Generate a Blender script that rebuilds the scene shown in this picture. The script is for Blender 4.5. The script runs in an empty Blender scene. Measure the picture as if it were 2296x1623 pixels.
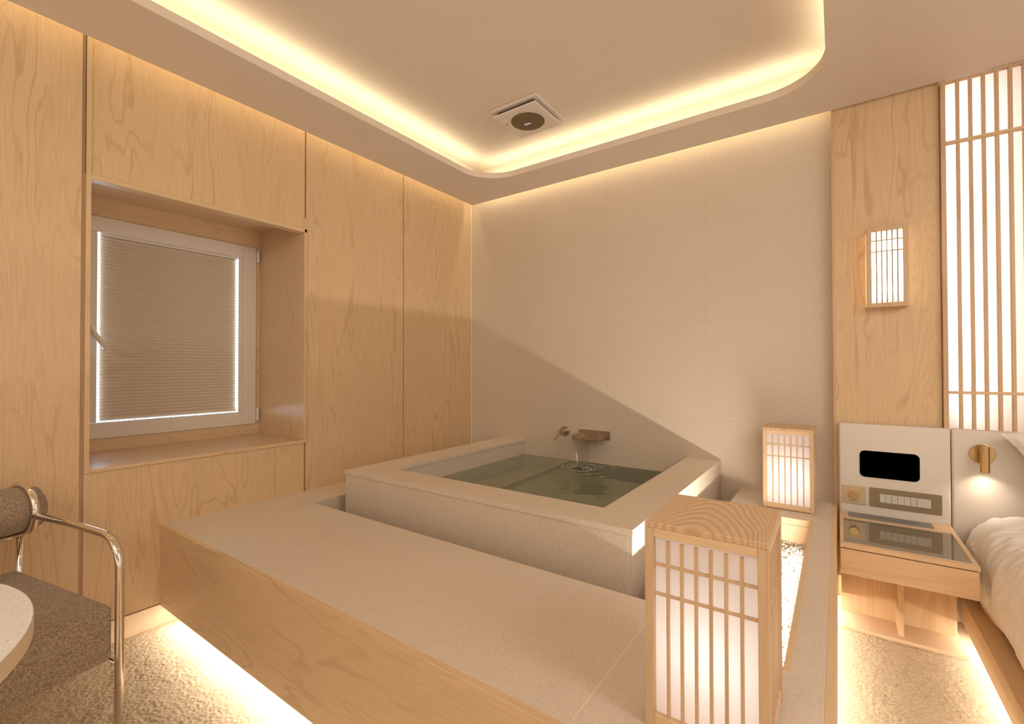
import bpy, bmesh, math, random
import numpy as np
from mathutils import Vector, Matrix, Euler, noise
C = bpy.context.scene.collection
S = bpy.context.scene
PI = math.pi
V = Vector
# ------------------------------------------------------------------ camera
FPX = 1036.32
yaw, pit, rol = math.radians(35.16745), math.radians(0.63884), math.radians(-0.10376)
fw = V((-math.sin(yaw)*math.cos(pit), math.cos(yaw)*math.cos(pit), math.sin(pit)))
rt = V((math.cos(yaw), math.sin(yaw), 0)); up = rt.cross(fw)
rx = rt*math.cos(rol)+up*math.sin(rol); ux = up*math.cos(rol)-rt*math.sin(rol)
cd = bpy.data.cameras.new('camera'); cam = bpy.data.objects.new('camera', cd); C.objects.link(cam)
cd.sensor_width = 36; cd.lens = FPX/2296*36; cd.clip_start = .02
m = Matrix((rx, ux, -fw)).transposed().to_4x4(); m.translation = V((2.36, -2.794, 1.1)); cam.matrix_world = m
S.camera = cam
# ------------------------------------------------------------------ view, world
S.view_settings.view_transform = 'Standard'; S.view_settings.look = 'None'
S.view_settings.exposure = 0.0; S.view_settings.gamma = 1; S.view_settings.use_curve_mapping = False
try:
    S.cycles.use_denoising = True; S.cycles.sample_clamp_indirect = 4; S.cycles.max_bounces = 10
    S.cycles.diffuse_bounces = 5; S.cycles.transmission_bounces = 8; S.cycles.blur_glossy = .5
except Exception: pass
w = bpy.data.worlds.new('world'); S.world = w; w.use_nodes = True
w.node_tree.nodes['Background'].inputs[0].default_value = (1, .845, .67, 1)
w.node_tree.nodes['Background'].inputs[1].default_value = .97
# ------------------------------------------------------------------ lamps
WARM = (1, .70, .40); CREAM = (1, .90, .74); LEDC = (1, .88, .58); NEUT = (1, .92, .87)
def area(name, loc, d, lx, sx, sy, power, col):
    l = bpy.data.lights.new(name, 'AREA'); l.shape = 'RECTANGLE'; l.size = sx; l.size_y = sy; l.energy = power; l.color = col
    o = bpy.data.objects.new(name, l); C.objects.link(o)
    z = -V(d).normalized(); x = V(lx).normalized(); y = z.cross(x)
    mm = Matrix((x, y, z)).transposed().to_4x4(); mm.translation = V(loc); o.matrix_world = mm
    return o
def point(name, loc, power, col, r=.02):
    l = bpy.data.lights.new(name, 'POINT'); l.energy = power; l.color = col; l.shadow_soft_size = r
    o = bpy.data.objects.new(name, l); C.objects.link(o); o.location = loc; return o
ZS = 2.346
# led strips in the ceiling cove, behind the lip of the soffit
area('cove_led', (.385, -2.2, 2.390), (-.35, 0, 1), (0, 1, 0), 3.6, .010, 4.3, LEDC)
area('cove_led', (1.37, -.312, 2.390), (0, .35, 1), (1, 0, 0), 1.95, .010, 2.3, LEDC)
area('cove_led', (2.358, -2.2, 2.390), (.35, 0, 1), (0, 1, 0), 3.6, .010, 4.3, LEDC)
# led strips in the slot between soffit and walls
area('slot_led', (.036, -2.45, 2.48), (0, 0, -1), (0, 1, 0), 4.7, .03, 4.2, LEDC)
area('slot_led', (1.2, -.036, 2.48), (0, 0, -1), (1, 0, 0), 2.25, .03, 3.4, LEDC)
# led strip under the right lip of the pebble pit
area('pit_led', (2.250, -1.08, .368), (-1, 0, .15), (0, 1, 0), 1.0, .012, 13, (1, .90, .76))
# led strips under the floating platform edges
area('platform_led', (1.17, -1.985, .09), (0, -.35, -1), (1, 0, 0), 2.26, .015, 8, CREAM)
area('platform_led', (2.30, -1.0, .09), (.5, 0, -1), (0, 1, 0), 1.9, .015, 5, CREAM)
area('bed_led', (2.80, -1.15, .07), (-.5, 0, -1), (0, 1, 0), 1.9, .015, 4, CREAM)
# added fill lights at ceiling height, out of view behind and beside the camera
area('fill_light', (2.3, -4.2, 2.34), (-.1, .8, -1), (1, 0, 0), 1.6, .9, 32, (1, .84, .62))
area('fill_light', (4.0, -1.9, 2.34), (-.25, .3, -1), (1, 0, 0), 1.5, 1.5, 50, (1, .96, .90))
# daylight outside the window
area('daylight', (-.66, -1.835, 1.28), (1, 0, 0), (0, 1, 0), .9, 1.1, 110, (.62, .82, 1))
# light of the shoji light box and of the lantern bulbs
area('shoji_led', (3.45, .045, 1.6), (0, -1, 0), (1, 0, 0), 1.36, 1.45, 2, NEUT)
area('shoji_side_led', (2.765, .06, 1.6), (1, -.5, 0), (0, 0, 1), 1.45, .02, 4, NEUT)
# ------------------------------------------------------------------ materials
def nt(name):
    m = bpy.data.materials.new(name); m.use_nodes = True
    return m, m.node_tree.nodes, m.node_tree.links, m.node_tree.nodes['Principled BSDF']
def lk(L, a, b): L.new(a, b)
def math_(N, L, op, a, b=None, c=None):
    n = N.new('ShaderNodeMath'); n.operation = op
    for i, v in enumerate((a, b, c)):
        if v is None: continue
        if isinstance(v, (int, float)): n.inputs[i].default_value = v
        else: L.new(v, n.inputs[i])
    return n.outputs[0]
def mix(N, L, f, a, b, mode='MIX'):
    n = N.new('ShaderNodeMix'); n.data_type = 'RGBA'; n.blend_type = mode
    for i, v in ((0, f), (6, a), (7, b)):
        if isinstance(v, (int, float)): n.inputs[i].default_value = v
        elif isinstance(v, tuple): n.inputs[i].default_value = (*v, 1)
        else: L.new(v, n.inputs[i])
    return n.outputs[2]
def coords(N, L, scale, loc=(0, 0, 0)):
    t = N.new('ShaderNodeTexCoord'); mp = N.new('ShaderNodeMapping'); L.new(t.outputs['Object'], mp.inputs[0])
    mp.inputs['Scale'].default_value = scale; mp.inputs['Location'].default_value = loc
    return mp.outputs[0]
def noi(N, L, vec, scale, detail=2, rough=.5, dist=0):
    n = N.new('ShaderNodeTexNoise'); L.new(vec, n.inputs['Vector']); n.inputs['Scale'].default_value = scale
    n.inputs['Detail'].default_value = detail; n.inputs['Roughness'].default_value = rough; n.inputs['Distortion'].default_value = dist
    return n.outputs['Fac']
def ramp(N, L, f, p0, p1, a=0., b=1.):
    n = N.new('ShaderNodeMapRange'); L.new(f, n.inputs[0]); n.inputs[1].default_value = p0; n.inputs[2].default_value = p1
    n.inputs[3].default_value = a; n.inputs[4].default_value = b; return n.outputs[0]
def plain(name, col, rough=.5, metal=0., spec=.5, em=None, es=0):
    m, N, L, P = nt(name); P.inputs['Base Color'].default_value = (*col, 1); P.inputs['Roughness'].default_value = rough
    P.inputs['Metallic'].default_value = metal; P.inputs['Specular IOR Level'].default_value = spec
    if em: P.inputs['Emission Color'].default_value = (*em, 1); P.inputs['Emission Strength'].default_value = es
    return m
def wood(name, col, axis='z', k=26, amp=.30, fine=.14, strip=.0, rough=.42, seed=0., st=.15, ring=5.0, coat=0.):
    m, N, L, P = nt(name)
    sc = {'x': (st, 1, 1), 'y': (1, st, 1), 'z': (1, 1, st)}[axis]
    v = coords(N, L, sc, (seed, seed*.7, seed*1.3))
    big = noi(N, L, v, ring, 3.0, .48, .55)
    s = math_(N, L, 'SINE', math_(N, L, 'MULTIPLY', big, float(k*2*PI/6)))
    line = ramp(N, L, s, .62, 1.0)
    mod = ramp(N, L, noi(N, L, v, ring*1.7, 1), .42, .62)
    line = math_(N, L, 'MULTIPLY', line, math_(N, L, 'ADD', math_(N, L, 'MULTIPLY', mod, .8), .2))
    v2 = coords(N, L, {'x': (st*.5, 1, 1), 'y': (1, st*.5, 1), 'z': (1, 1, st*.5)}[axis], (seed*3+5, seed, 2))
    s2 = math_(N, L, 'SINE', math_(N, L, 'MULTIPLY', noi(N, L, v2, ring*2.1, 2.0, .5, .3), float(k*2.6*2*PI/6)))
    line2 = ramp(N, L, s2, .1, 1.0, 0, .45)
    line = math_(N, L, 'MAXIMUM', line, math_(N, L, 'MULTIPLY', line2, math_(N, L, 'SUBTRACT', 1.15, mod)))
    scf = {'x': (st*.25, 1, 1), 'y': (1, st*.25, 1), 'z': (1, 1, st*.25)}[axis]
    vf = coords(N, L, scf, (seed*2, 0, seed))
    fib = ramp(N, L, noi(N, L, vf, 150, 3, .6), .36, .68)
    dark = tuple(c*f for c, f in zip(col, (.62, .52, .42)))
    c1 = mix(N, L, math_(N, L, 'MULTIPLY', line, amp), col, dark)
    c2 = mix(N, L, math_(N, L, 'MULTIPLY', fib, fine), c1, dark)
    tone = ramp(N, L, noi(N, L, v, 2.2, 1), .3, .7, 0, .22)
    c3 = mix(N, L, tone, c2, tuple(c*f for c, f in zip(col, (.82, .74, .66))))
    if strip:
        g = N.new('ShaderNodeTexCoord'); sp = N.new('ShaderNodeSeparateXYZ'); L.new(g.outputs['Object'], sp.inputs[0])
        a = sp.outputs[1 if axis in 'zx' else 0] if axis != 'x' else sp.outputs[2]
        fl = math_(N, L, 'FLOOR', math_(N, L, 'MULTIPLY', a, 1/strip))
        wn = N.new('ShaderNodeTexWhiteNoise'); wn.noise_dimensions = '1D'; L.new(fl, wn.inputs['W'])
        c3 = mix(N, L, math_(N, L, 'MULTIPLY', wn.outputs['Value'], .16), c3, tuple(min(1, c*f) for c, f in zip(col, (1.08, 1.06, 1.02))))
    L.new(c3, P.inputs['Base Color']); P.inputs['Roughness'].default_value = rough; P.inputs['Specular IOR Level'].default_value = .4
    if coat: P.inputs['Coat Weight'].default_value = coat; P.inputs['Coat Roughness'].default_value = .22
    bp = N.new('ShaderNodeBump'); bp.inputs['Strength'].default_value = .08; bp.inputs['Distance'].default_value = .001
    L.new(fib, bp.inputs['Height']); L.new(bp.outputs[0], P.inputs['Normal'])
    return m
def stone(name, col, joints=(), speck=.35, jw=.0028, jcol=(.50, .40, .30), rough=.5, dots=0.):
    """joints: (axis index, period, offset)"""
    m, N, L, P = nt(name); v = coords(N, L, (1, 1, 1))
    sp1 = ramp(N, L, noi(N, L, v, 330, 2, .7), .44, .64)
    sp2 = ramp(N, L, noi(N, L, v, 140, 2, .6), .56, .74)
    blot = ramp(N, L, noi(N, L, v, 2.3, 5, .6), .33, .68)
    c = mix(N, L, math_(N, L, 'MULTIPLY', blot, .30), col, tuple(x*f for x, f in zip(col, (.90, .86, .80))))
    c = mix(N, L, math_(N, L, 'MULTIPLY', sp1, speck*1.0), c, tuple(x*.60 for x in col))
    c = mix(N, L, math_(N, L, 'MULTIPLY', sp2, speck*.8), c, tuple(x*.55 for x in col))
    if dots:
        vo = N.new('ShaderNodeTexVoronoi'); L.new(v, vo.inputs['Vector']); vo.inputs['Scale'].default_value = 75
        d = ramp(N, L, vo.outputs['Distance'], .10, .16, 1, 0)
        c = mix(N, L, math_(N, L, 'MULTIPLY', d, dots), c, tuple(x*.35 for x in col))
    if joints:
        g = N.new('ShaderNodeTexCoord'); s = N.new('ShaderNodeSeparateXYZ'); L.new(g.outputs['Object'], s.inputs[0])
        tot = None
        for ax, per, off in joints:
            t = math_(N, L, 'ADD', math_(N, L, 'DIVIDE', math_(N, L, 'SUBTRACT', s.outputs[ax], off), per), 100.5)
            t = math_(N, L, 'ABSOLUTE', math_(N, L, 'SUBTRACT', math_(N, L, 'FRACT', t), .5))
            t = math_(N, L, 'LESS_THAN', t, jw/2/per)
            tot = t if tot is None else math_(N, L, 'MAXIMUM', tot, t)
        c = mix(N, L, math_(N, L, 'MULTIPLY', tot, .55), c, jcol)
    L.new(c, P.inputs['Base Color']); P.inputs['Roughness'].default_value = rough; P.inputs['Specular IOR Level'].default_value = .4
    bp = N.new('ShaderNodeBump'); bp.inputs['Strength'].default_value = .12; bp.inputs['Distance'].default_value = .001
    L.new(sp1, bp.inputs['Height']); L.new(bp.outputs[0], P.inputs['Normal'])
    return m
def fabric(name, a, b, scale=260, stretch=(1, 1, 1), rough=.9, lo=.38, hi=.62, bump=.3):
    m, N, L, P = nt(name); v = coords(N, L, stretch); f = ramp(N, L, noi(N, L, v, scale, 3, .65), lo, hi)
    L.new(mix(N, L, f, a, b), P.inputs['Base Color']); P.inputs['Roughness'].default_value = rough
    P.inputs['Specular IOR Level'].default_value = .15; P.inputs['Sheen Weight'].default_value = .15
    bp = N.new('ShaderNodeBump'); bp.inputs['Strength'].default_value = bump; bp.inputs['Distance'].default_value = .002
    L.new(f, bp.inputs['Height']); L.new(bp.outputs[0], P.inputs['Normal']); return m
def paper(name, col=(.90, .89, .90), tr=.65):
    m, N, L, P = nt(name); v = coords(N, L, (1, 1, .45)); f = ramp(N, L, noi(N, L, v, 38, 4, .7, 1.2), .60, .72, 0, .25)
    c = mix(N, L, f, col, tuple(x*.86 for x in col))
    D = N.new('ShaderNodeBsdfDiffuse'); T = N.new('ShaderNodeBsdfTranslucent'); M = N.new('ShaderNodeMixShader')
    L.new(c, D.inputs[0]); L.new(c, T.inputs[0]); M.inputs[0].default_value = tr
    L.new(D.outputs[0], M.inputs[1]); L.new(T.outputs[0], M.inputs[2]); L.new(M.outputs[0], N['Material Output'].inputs[0]); return m
MAPLE = (.68, .50, .31)
M = {}
M['maple'] = wood('maple_panel', MAPLE, 'z', 76, .50, .24, .115, .40, coat=.0)
M['maple_reveal'] = wood('maple_reveal', MAPLE, 'z', 55, .34, .16, .0, .32, seed=2.3, coat=.25)
M['maple_sill'] = wood('maple_sill', MAPLE, 'y', 55, .34, .14, .0, .32, seed=1.3, coat=.25)
M['maple_h'] = wood('maple_horizontal', MAPLE, 'x', 62, .46, .18, .0, .42, seed=4.7)
M['maple_y'] = wood('maple_long', MAPLE, 'y', 24, .20, .10, .0, .42, seed=3.1)
M['oak'] = wood('ash_frame', (.62, .44, .28), 'z', 34, .35, .22, .0, .45, seed=7.7, st=.16, ring=3)
M['oak_top'] = wood('ash_top', (.60, .39, .23), 'y', 95, .62, .16, .0, .45, seed=9.5, st=.30, ring=3.6)
M['oak_x'] = wood('ash_rail', (.72, .52, .33), 'x', 40, .28, .24, .0, .45, seed=5.7, st=.10, ring=4)
M['oak_z'] = wood('ash_back', (.74, .54, .34), 'z', 60, .42, .26, .0, .45, seed=6.2, st=.12, ring=3)
M['pale'] = wood('pale_wood', (.72, .54, .36), 'y', 20, .14, .08, .0, .45, seed=8.1)
M['groove_shade'] = plain('shadow_groove', (.50, .34, .20), .6)  # same maple, darkened: the shade inside the grooves is put into the colour
def cathedral():
    m, N, L, P = nt('ash_top_cathedral'); g = N.new('ShaderNodeTexCoord'); sp = N.new('ShaderNodeSeparateXYZ'); L.new(g.outputs['Object'], sp.inputs[0])
    v = coords(N, L, (1, .45, 1)); d = noi(N, L, v, 26, 3, .55); x = math_(N, L, 'ADD', sp.outputs[0], .012)
    x = math_(N, L, 'ADD', x, math_(N, L, 'MULTIPLY', math_(N, L, 'SUBTRACT', noi(N, L, v, 9, 1), .5), .05))
    f = math_(N, L, 'ADD', sp.outputs[1], math_(N, L, 'MULTIPLY', math_(N, L, 'MULTIPLY', x, x), 26.0))
    f = math_(N, L, 'ADD', f, math_(N, L, 'MULTIPLY', d, .022))
    s1 = ramp(N, L, math_(N, L, 'SINE', math_(N, L, 'MULTIPLY', f, 2*PI/.036)), -.5, 1.0)
    fb = ramp(N, L, noi(N, L, coords(N, L, (1, .03, 1)), 420, 2, .6), .38, .66)
    c = mix(N, L, math_(N, L, 'MULTIPLY', s1, .55), (.64, .44, .27), (.40, .235, .125)); c = mix(N, L, math_(N, L, 'MULTIPLY', fb, .22), c, (.36, .21, .11))
    L.new(c, P.inputs['Base Color']); P.inputs['Roughness'].default_value = .45; return m
M['cathedral'] = cathedral()
STN = (.68, .58, .475)
M['stone_wall'] = stone('stone_wall_tile', STN, ((0, .6005, .5445), (2, .5622, .8010)), .60, .0028)
M['stone_top'] = stone('stone_platform', (.70, .60, .50), ((0, 1.2, 1.945),), .50, .003, (.82, .70, .56))
M['stone_ledge'] = stone('stone_ledge', (.70, .60, .50), ((1, .48, -.18),), .50, .0025)
M['stone_tubx'] = stone('stone_tub_front', STN, ((0, .6, .605),), .55, .0022, (.82, .70, .56))
M['stone_tuby'] = stone('stone_tub_side', STN, ((1, .6, -.20),), .55, .0022, (.5, .4, .3))
M['stone_cope'] = stone('stone_coping', (.70, .60, .49), (), .55, dots=.5)
M['plaster'] = stone('ceiling_plaster', (.76, .68, .60), (), .10, rough=.8)
M['white_pvc'] = plain('window_vinyl', (.70, .64, .58), .35)
M['blind'] = plain('blind_fabric', (.70, .62, .52), .9, spec=.05)
M['brass'] = plain('brushed_brass', (.56, .37, .17), .30, 1)
M['champ'] = plain('champagne_plate', (.55, .44, .29), .40, .6)
M['bronze'] = plain('bronze_plate', (.25, .195, .125), .42, .4)
M['key'] = plain('switch_keys', (.56, .53, .49), .4, .1)
M['steel'] = plain('brushed_steel', (.50, .42, .33), .28, 1)
M['chrome'] = plain('polished_chrome', (.78, .72, .64), .07, 1)
M['black'] = plain('black_glass', (.0, .0, .0), .5, 0, 0.0)
M['dark'] = plain('dark_plastic', (.03, .03, .03), .5)
M['grille'] = plain('grey_grille', (.22, .215, .205), .4, .2)
M['white'] = plain('white_plastic', (.74, .68, .62), .45)
M['disc'] = plain('tinted_disc', (.17, .125, .065), .55, .0, .2)
M['ledtext'] = plain('display_light', (.1, .1, .1), .5, em=(.75, .85, 1), es=1.2)
M['linen'] = fabric('headboard_linen', (.76, .70, .64), (.66, .60, .54), 120, (1, 1, 7), lo=.3, hi=.7, bump=.15)
M['wool'] = fabric('chair_wool', (.42, .32, .235), (.19, .14, .10), 230, (1, 1, 1), lo=.36, hi=.64, bump=.5)
M['duvet'] = plain('duvet_cotton', (.86, .83, .80), .85, spec=.2)
M['pillow'] = plain('pillow_cotton', (.84, .82, .80), .85, spec=.2)
M['paper'] = paper('washi_paper')
M['paper_shoji'] = paper('shoji_paper', (.88, .84, .80), .75)
M['terrazzo'] = stone('terrazzo', (.84, .85, .87), (), .25, rough=.25, dots=.45)
M['edge_beige'] = plain('table_edge', (.50, .40, .27), .4)
M['trimwhite'] = plain('white_joint', (.80, .72, .62), .5)
def carpet_mat():
    m, N, L, P = nt('carpet_pile'); v = coords(N, L, (1, 1, 1))
    a = ramp(N, L, noi(N, L, v, 260, 2, .7), .36, .64); b = ramp(N, L, noi(N, L, v, 5, 3, .6), .35, .65)
    c = mix(N, L, a, (.68, .56, .41), (.34, .25, .155)); c = mix(N, L, math_(N, L, 'MULTIPLY', b, .4), c, (.62, .50, .36))
    L.new(c, P.inputs['Base Color']); P.inputs['Roughness'].default_value = .95; P.inputs['Specular IOR Level'].default_value = .1
    return m
M['carpet'] = carpet_mat()
def pebble_mat():
    m, N, L, P = nt('pebbles'); v = coords(N, L, (1, 1, 1)); wn = N.new('ShaderNodeTexVoronoi'); L.new(v, wn.inputs['Vector']); wn.inputs['Scale'].default_value = 120
    s = N.new('ShaderNodeSeparateColor'); L.new(wn.outputs['Color'], s.inputs[0])
    L.new(mix(N, L, s.outputs[0], (.70, .66, .60), (.38, .33, .27)), P.inputs['Base Color']); P.inputs['Roughness'].default_value = .6; return m
M['pebble'] = pebble_mat()
def water_mat():
    m, N, L, P = nt('bath_water'); P.inputs['Base Color'].default_value = (1, 1, 1, 1); P.inputs['Roughness'].default_value = 0.0
    P.inputs['IOR'].default_value = 1.33; P.inputs['Transmission Weight'].default_value = 1
    a = N.new('ShaderNodeVolumeAbsorption'); a.inputs['Color'].default_value = (.52, .78, .58, 1); a.inputs['Density'].default_value = 1.15
    L.new(a.outputs[0], N['Material Output'].inputs['Volume']); return m
M['water'] = water_mat()
m_, N_, L_, P_ = nt('stream_water'); P_.inputs['Roughness'].default_value = .03; P_.inputs['IOR'].default_value = 1.33; P_.inputs['Transmission Weight'].default_value = 1
M['stream'] = m_
m_, N_, L_, P_ = nt('window_glass')
t_ = N_.new('ShaderNodeBsdfTransparent'); g_ = N_.new('ShaderNodeBsdfGlossy'); g_.inputs['Roughness'].default_value = .02; x_ = N_.new('ShaderNodeMixShader'); x_.inputs[0].default_value = .08
L_.new(t_.outputs[0], x_.inputs[1]); L_.new(g_.outputs[0], x_.inputs[2]); L_.new(x_.outputs[0], N_['Material Output'].inputs[0]); M['glass'] = m_
M['inlay'] = plain('tinted_glass_inlay', (.22, .185, .125), .04, .35, .9)
# ------------------------------------------------------------------ geometry helpers
def bx(bm, x0, x1, y0, y1, z0, z1):
    vs = [bm.verts.new(p) for p in ((x0, y0, z0), (x1, y0, z0), (x1, y1, z0), (x0, y1, z0), (x0, y0, z1), (x1, y0, z1), (x1, y1, z1), (x0, y1, z1))]
    for f in ((3, 2, 1, 0), (4, 5, 6, 7), (0, 1, 5, 4), (1, 2, 6, 5), (2, 3, 7, 6), (3, 0, 4, 7)): bm.faces.new([vs[i] for i in f])
def boxes(*bs):
    bm = bmesh.new()
    for b in bs: bx(bm, *b)
    return bm
def link(name, bm, mat, parent=None, bevel=0., smooth=False, seg=2):
    me = bpy.data.meshes.new(name); bm.normal_update(); bm.to_mesh(me); bm.free()
    o = bpy.data.objects.new(name, me); C.objects.link(o); me.materials.append(M[mat])
    if smooth: me.polygons.foreach_set('use_smooth', [True]*len(me.polygons))
    if bevel:
        b = o.modifiers.new('bevel', 'BEVEL'); b.width = bevel; b.segments = seg; b.limit_method = 'ANGLE'
    if parent is not None: o.parent = parent
    return o
def tag(o, label, cat, group=None, kind=None):
    o['label'] = label; o['category'] = cat
    if group: o['group'] = group
    if kind: o['kind'] = kind
    return o
def thing(name, label, cat, loc=(0, 0, 0), rz=0, group=None):
    o = bpy.data.objects.new(name, None); C.objects.link(o); o.location = loc; o.rotation_euler = (0, 0, rz); o.empty_display_size = .05
    return tag(o, label, cat, group)
def struct(name, bm, mat, parent=None, bevel=0.):
    o = link(name, bm, mat, parent, bevel)
    if parent is None: o['kind'] = 'structure'
    return o
def tube(bm, pts, r, n=16, caps=True, closed=False):
    pts = [V(p) for p in pts]; rings = []
    prev = None
    for i, p in enumerate(pts):
        if closed: t = (pts[(i+1) % len(pts)]-pts[i-1]).normalized()
        else: t = (pts[min(i+1, len(pts)-1)]-pts[max(i-1, 0)]).normalized()
        if prev is None:
            a = V((0, 0, 1)) if abs(t.z) < .9 else V((1, 0, 0)); nrm = (a-t*a.dot(t)).normalized()
        else: nrm = (prev-t*prev.dot(t)).normalized()
        prev = nrm; b = t.cross(nrm)
        rr = r(i/(len(pts)-1)) if callable(r) else r
        rings.append([bm.verts.new(p+nrm*math.cos(2*PI*k/n)*rr+b*math.sin(2*PI*k/n)*rr) for k in range(n)])
    m_ = len(rings)
    for i in range(m_ if closed else m_-1):
        A, B = rings[i], rings[(i+1) % m_]
        for k in range(n): bm.faces.new((A[k], A[(k+1) % n], B[(k+1) % n], B[k]))
    if caps and not closed: bm.faces.new(rings[0][::-1]); bm.faces.new(rings[-1])
def cyl(bm, p0, p1, r, n=40): tube(bm, [p0, V(p0).lerp(V(p1), .5), p1], r, n)
def arcpts(c, u, v, r, a0, a1, n): return [V(c)+V(u)*r*math.cos(a0+(a1-a0)*i/n)+V(v)*r*math.sin(a0+(a1-a0)*i/n) for i in range(n+1)]
def rrect(x0, x1, y0, y1, r, n=10):
    P_ = []
    for cx, cy, a in ((x1-r, y1-r, 0), (x0+r, y1-r, PI/2), (x0+r, y0+r, PI), (x1-r, y0+r, 1.5*PI)):
        P_ += [(cx+r*math.cos(a+PI/2*i/n), cy+r*math.sin(a+PI/2*i/n)) for i in range(n+1)]
    return P_
def prism(bm, pts, f0, f1):
    """pts 2D -> f0(p), f1(p) 3D"""
    A = [bm.verts.new(f0(p)) for p in pts]; B = [bm.verts.new(f1(p)) for p in pts]; n = len(pts)
    bm.faces.new(A[::-1]); bm.faces.new(B)
    for i in range(n): bm.faces.new((A[i], A[(i+1) % n], B[(i+1) % n], B[i]))
# ------------------------------------------------------------------ setting
WT = 2.62
# left wall: maple panels with shadow grooves; window recess y -2.29..-1.385, z .695..1.85
bm = boxes((-.06, 0, -5.2, -3.50, .1, WT), (-.06, 0, -3.49, -2.302, .1, WT),
           (-.06, 0, -2.29, -1.397, 1.85, WT), (-.06, 0, -2.29, -1.397, .1, .695),
           (-.06, 0, -1.387, -.701, .1, WT), (-.06, 0, -.693, 0, .1, WT))
wl = struct('wall_left', bm, 'maple', bevel=.001)
struct('wall_core', boxes((-.10, -.008, -5.2, -2.29, .1, WT), (-.10, -.008, -1.385, 0, .1, WT), (-.10, -.012, -2.29, -1.385, 1.91, WT), (-.10, -.012, -2.29, -1.385, .1, .69)), 'groove_shade', wl)
struct('back_board', boxes((-.50, -.477, -2.29, -2.22, .69, 1.93), (-.50, -.477, -1.45, -1.385, .69, 1.93), (-.50, -.477, -2.22, -1.45, .69, .79), (-.50, -.477, -2.22, -1.45, 1.79, 1.93)), 'maple_sill', wl)
struct('reveal_side', boxes((-.49, .007, -1.400, -1.387, .709, 1.91)), 'maple_reveal', wl, .001)
struct('reveal_side', boxes((-.49, .007, -2.290, -2.275, .695, 1.91), (-.02, .007, -2.290, -2.275, 1.91, WT)), 'maple_reveal', wl, .001)
struct('reveal_sill', boxes((-.49, .007, -2.275, -1.387, .695, .709)), 'maple_sill', wl, .001)
struct('reveal_head', boxes((-.49, -.03, -2.275, -1.40, 1.908, 1.925), (-.03, -.012, -2.275, -1.40, 1.845, 1.925), (-.045, .007, -2.275, -1.387, 1.832, 1.85)), 'maple_y', wl, .001)
struct('baseboard_left', boxes((-.10, -.004, -5.2, -1.90, 0, .094)), 'pale')
wb = struct('wall_back', boxes((-.1, 2.353, 0, .12, 0, WT)), 'stone_wall')
struct('trim_1', boxes((0, .004, -.004, 0, .433, WT)), 'trimwhite')
struct('wall_back_right', boxes((2.353, 2.733, -.05, .12, 0, 2.36), (2.733, 4.3, -.05, .12, 0, .78)), 'maple')
struct('trim_2', boxes((2.342, 2.353, -.054, .0, 0, 2.40)), 'oak')
struct('wall_behind_shoji', boxes((2.733, 4.3, .10, .14, .78, 2.5)), 'plaster')
struct('floor', boxes((-.1, 5.0, -5.2, -1.86, -.08, -.002), (2.15, 5.0, -1.86, .1, -.08, -.002)), 'pale')
# ceiling: soffit with a rounded cove opening, upper ceiling, cove walls
def soffit():
    bm = bmesh.new(); n = 14
    x0, x1, y0, y1, r = .412, 2.330, -4.3, -.338, .24
    inner = rrect(x0, x1, y0, y1, r, n)
    ox0, ox1, oy0, oy1 = .07, 5.0, -5.2, -.07
    def outp(p, q):  # matching outer points
        return q
    outer = []
    k = n+1
    for i, (cx_, cy_) in enumerate(((ox1, oy1), (ox0, oy1), (ox0, oy0), (ox1, oy0))):
        for j in range(k): outer.append((cx_, cy_))
    def strip(zlo):
        I = [bm.verts.new((p[0], p[1], zlo)) for p in inner]
        O = [bm.verts.new((ox1, oy1, zlo)), bm.verts.new((ox0, oy1, zlo)), bm.verts.new((ox0, oy0, zlo)), bm.verts.new((ox1, oy0, zlo))]
        return I, O
    I0, O0 = strip(ZS); I1, O1 = strip(ZS+.036)
    N = len(inner)
    for I, O, flip in ((I0, O0, False), (I1, O1, True)):
        for c in range(4):
            for j in range(n):
                f = (O[c], I[c*k+j+1], I[c*k+j]); bm.faces.new(f if not flip else f[::-1])
            a = I[c*k+n]; b = I[((c+1)*k) % N]
            f = (O[c], O[(c+1) % 4], b, a); bm.faces.new(f if not flip else f[::-1])
    for i in range(N): bm.faces.new((I0[i], I0[(i+1) % N], I1[(i+1) % N], I1[i]))
    for c in range(4): bm.faces.new((O0[c], O1[c], O1[(c+1) % 4], O0[(c+1) % 4]))
    bmesh.ops.recalc_face_normals(bm, faces=bm.faces)
    return bm
ce = struct('ceiling', soffit(), 'plaster')
struct('upper_ceiling', boxes((-.1, 5.0, -5.2, .12, 2.50, 2.56)), 'plaster', ce)
struct('cove_wall', boxes((.07, .27, -5.0, -.07, ZS+.036, 2.50), (.27, 2.47, -.23, -.07, ZS+.036, 2.50), (2.47, 2.55, -5.0, -.07, ZS+.036, 2.50), (2.345, 5.0, -.07, .1, 2.36, 2.50)), 'plaster', ce)
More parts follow.
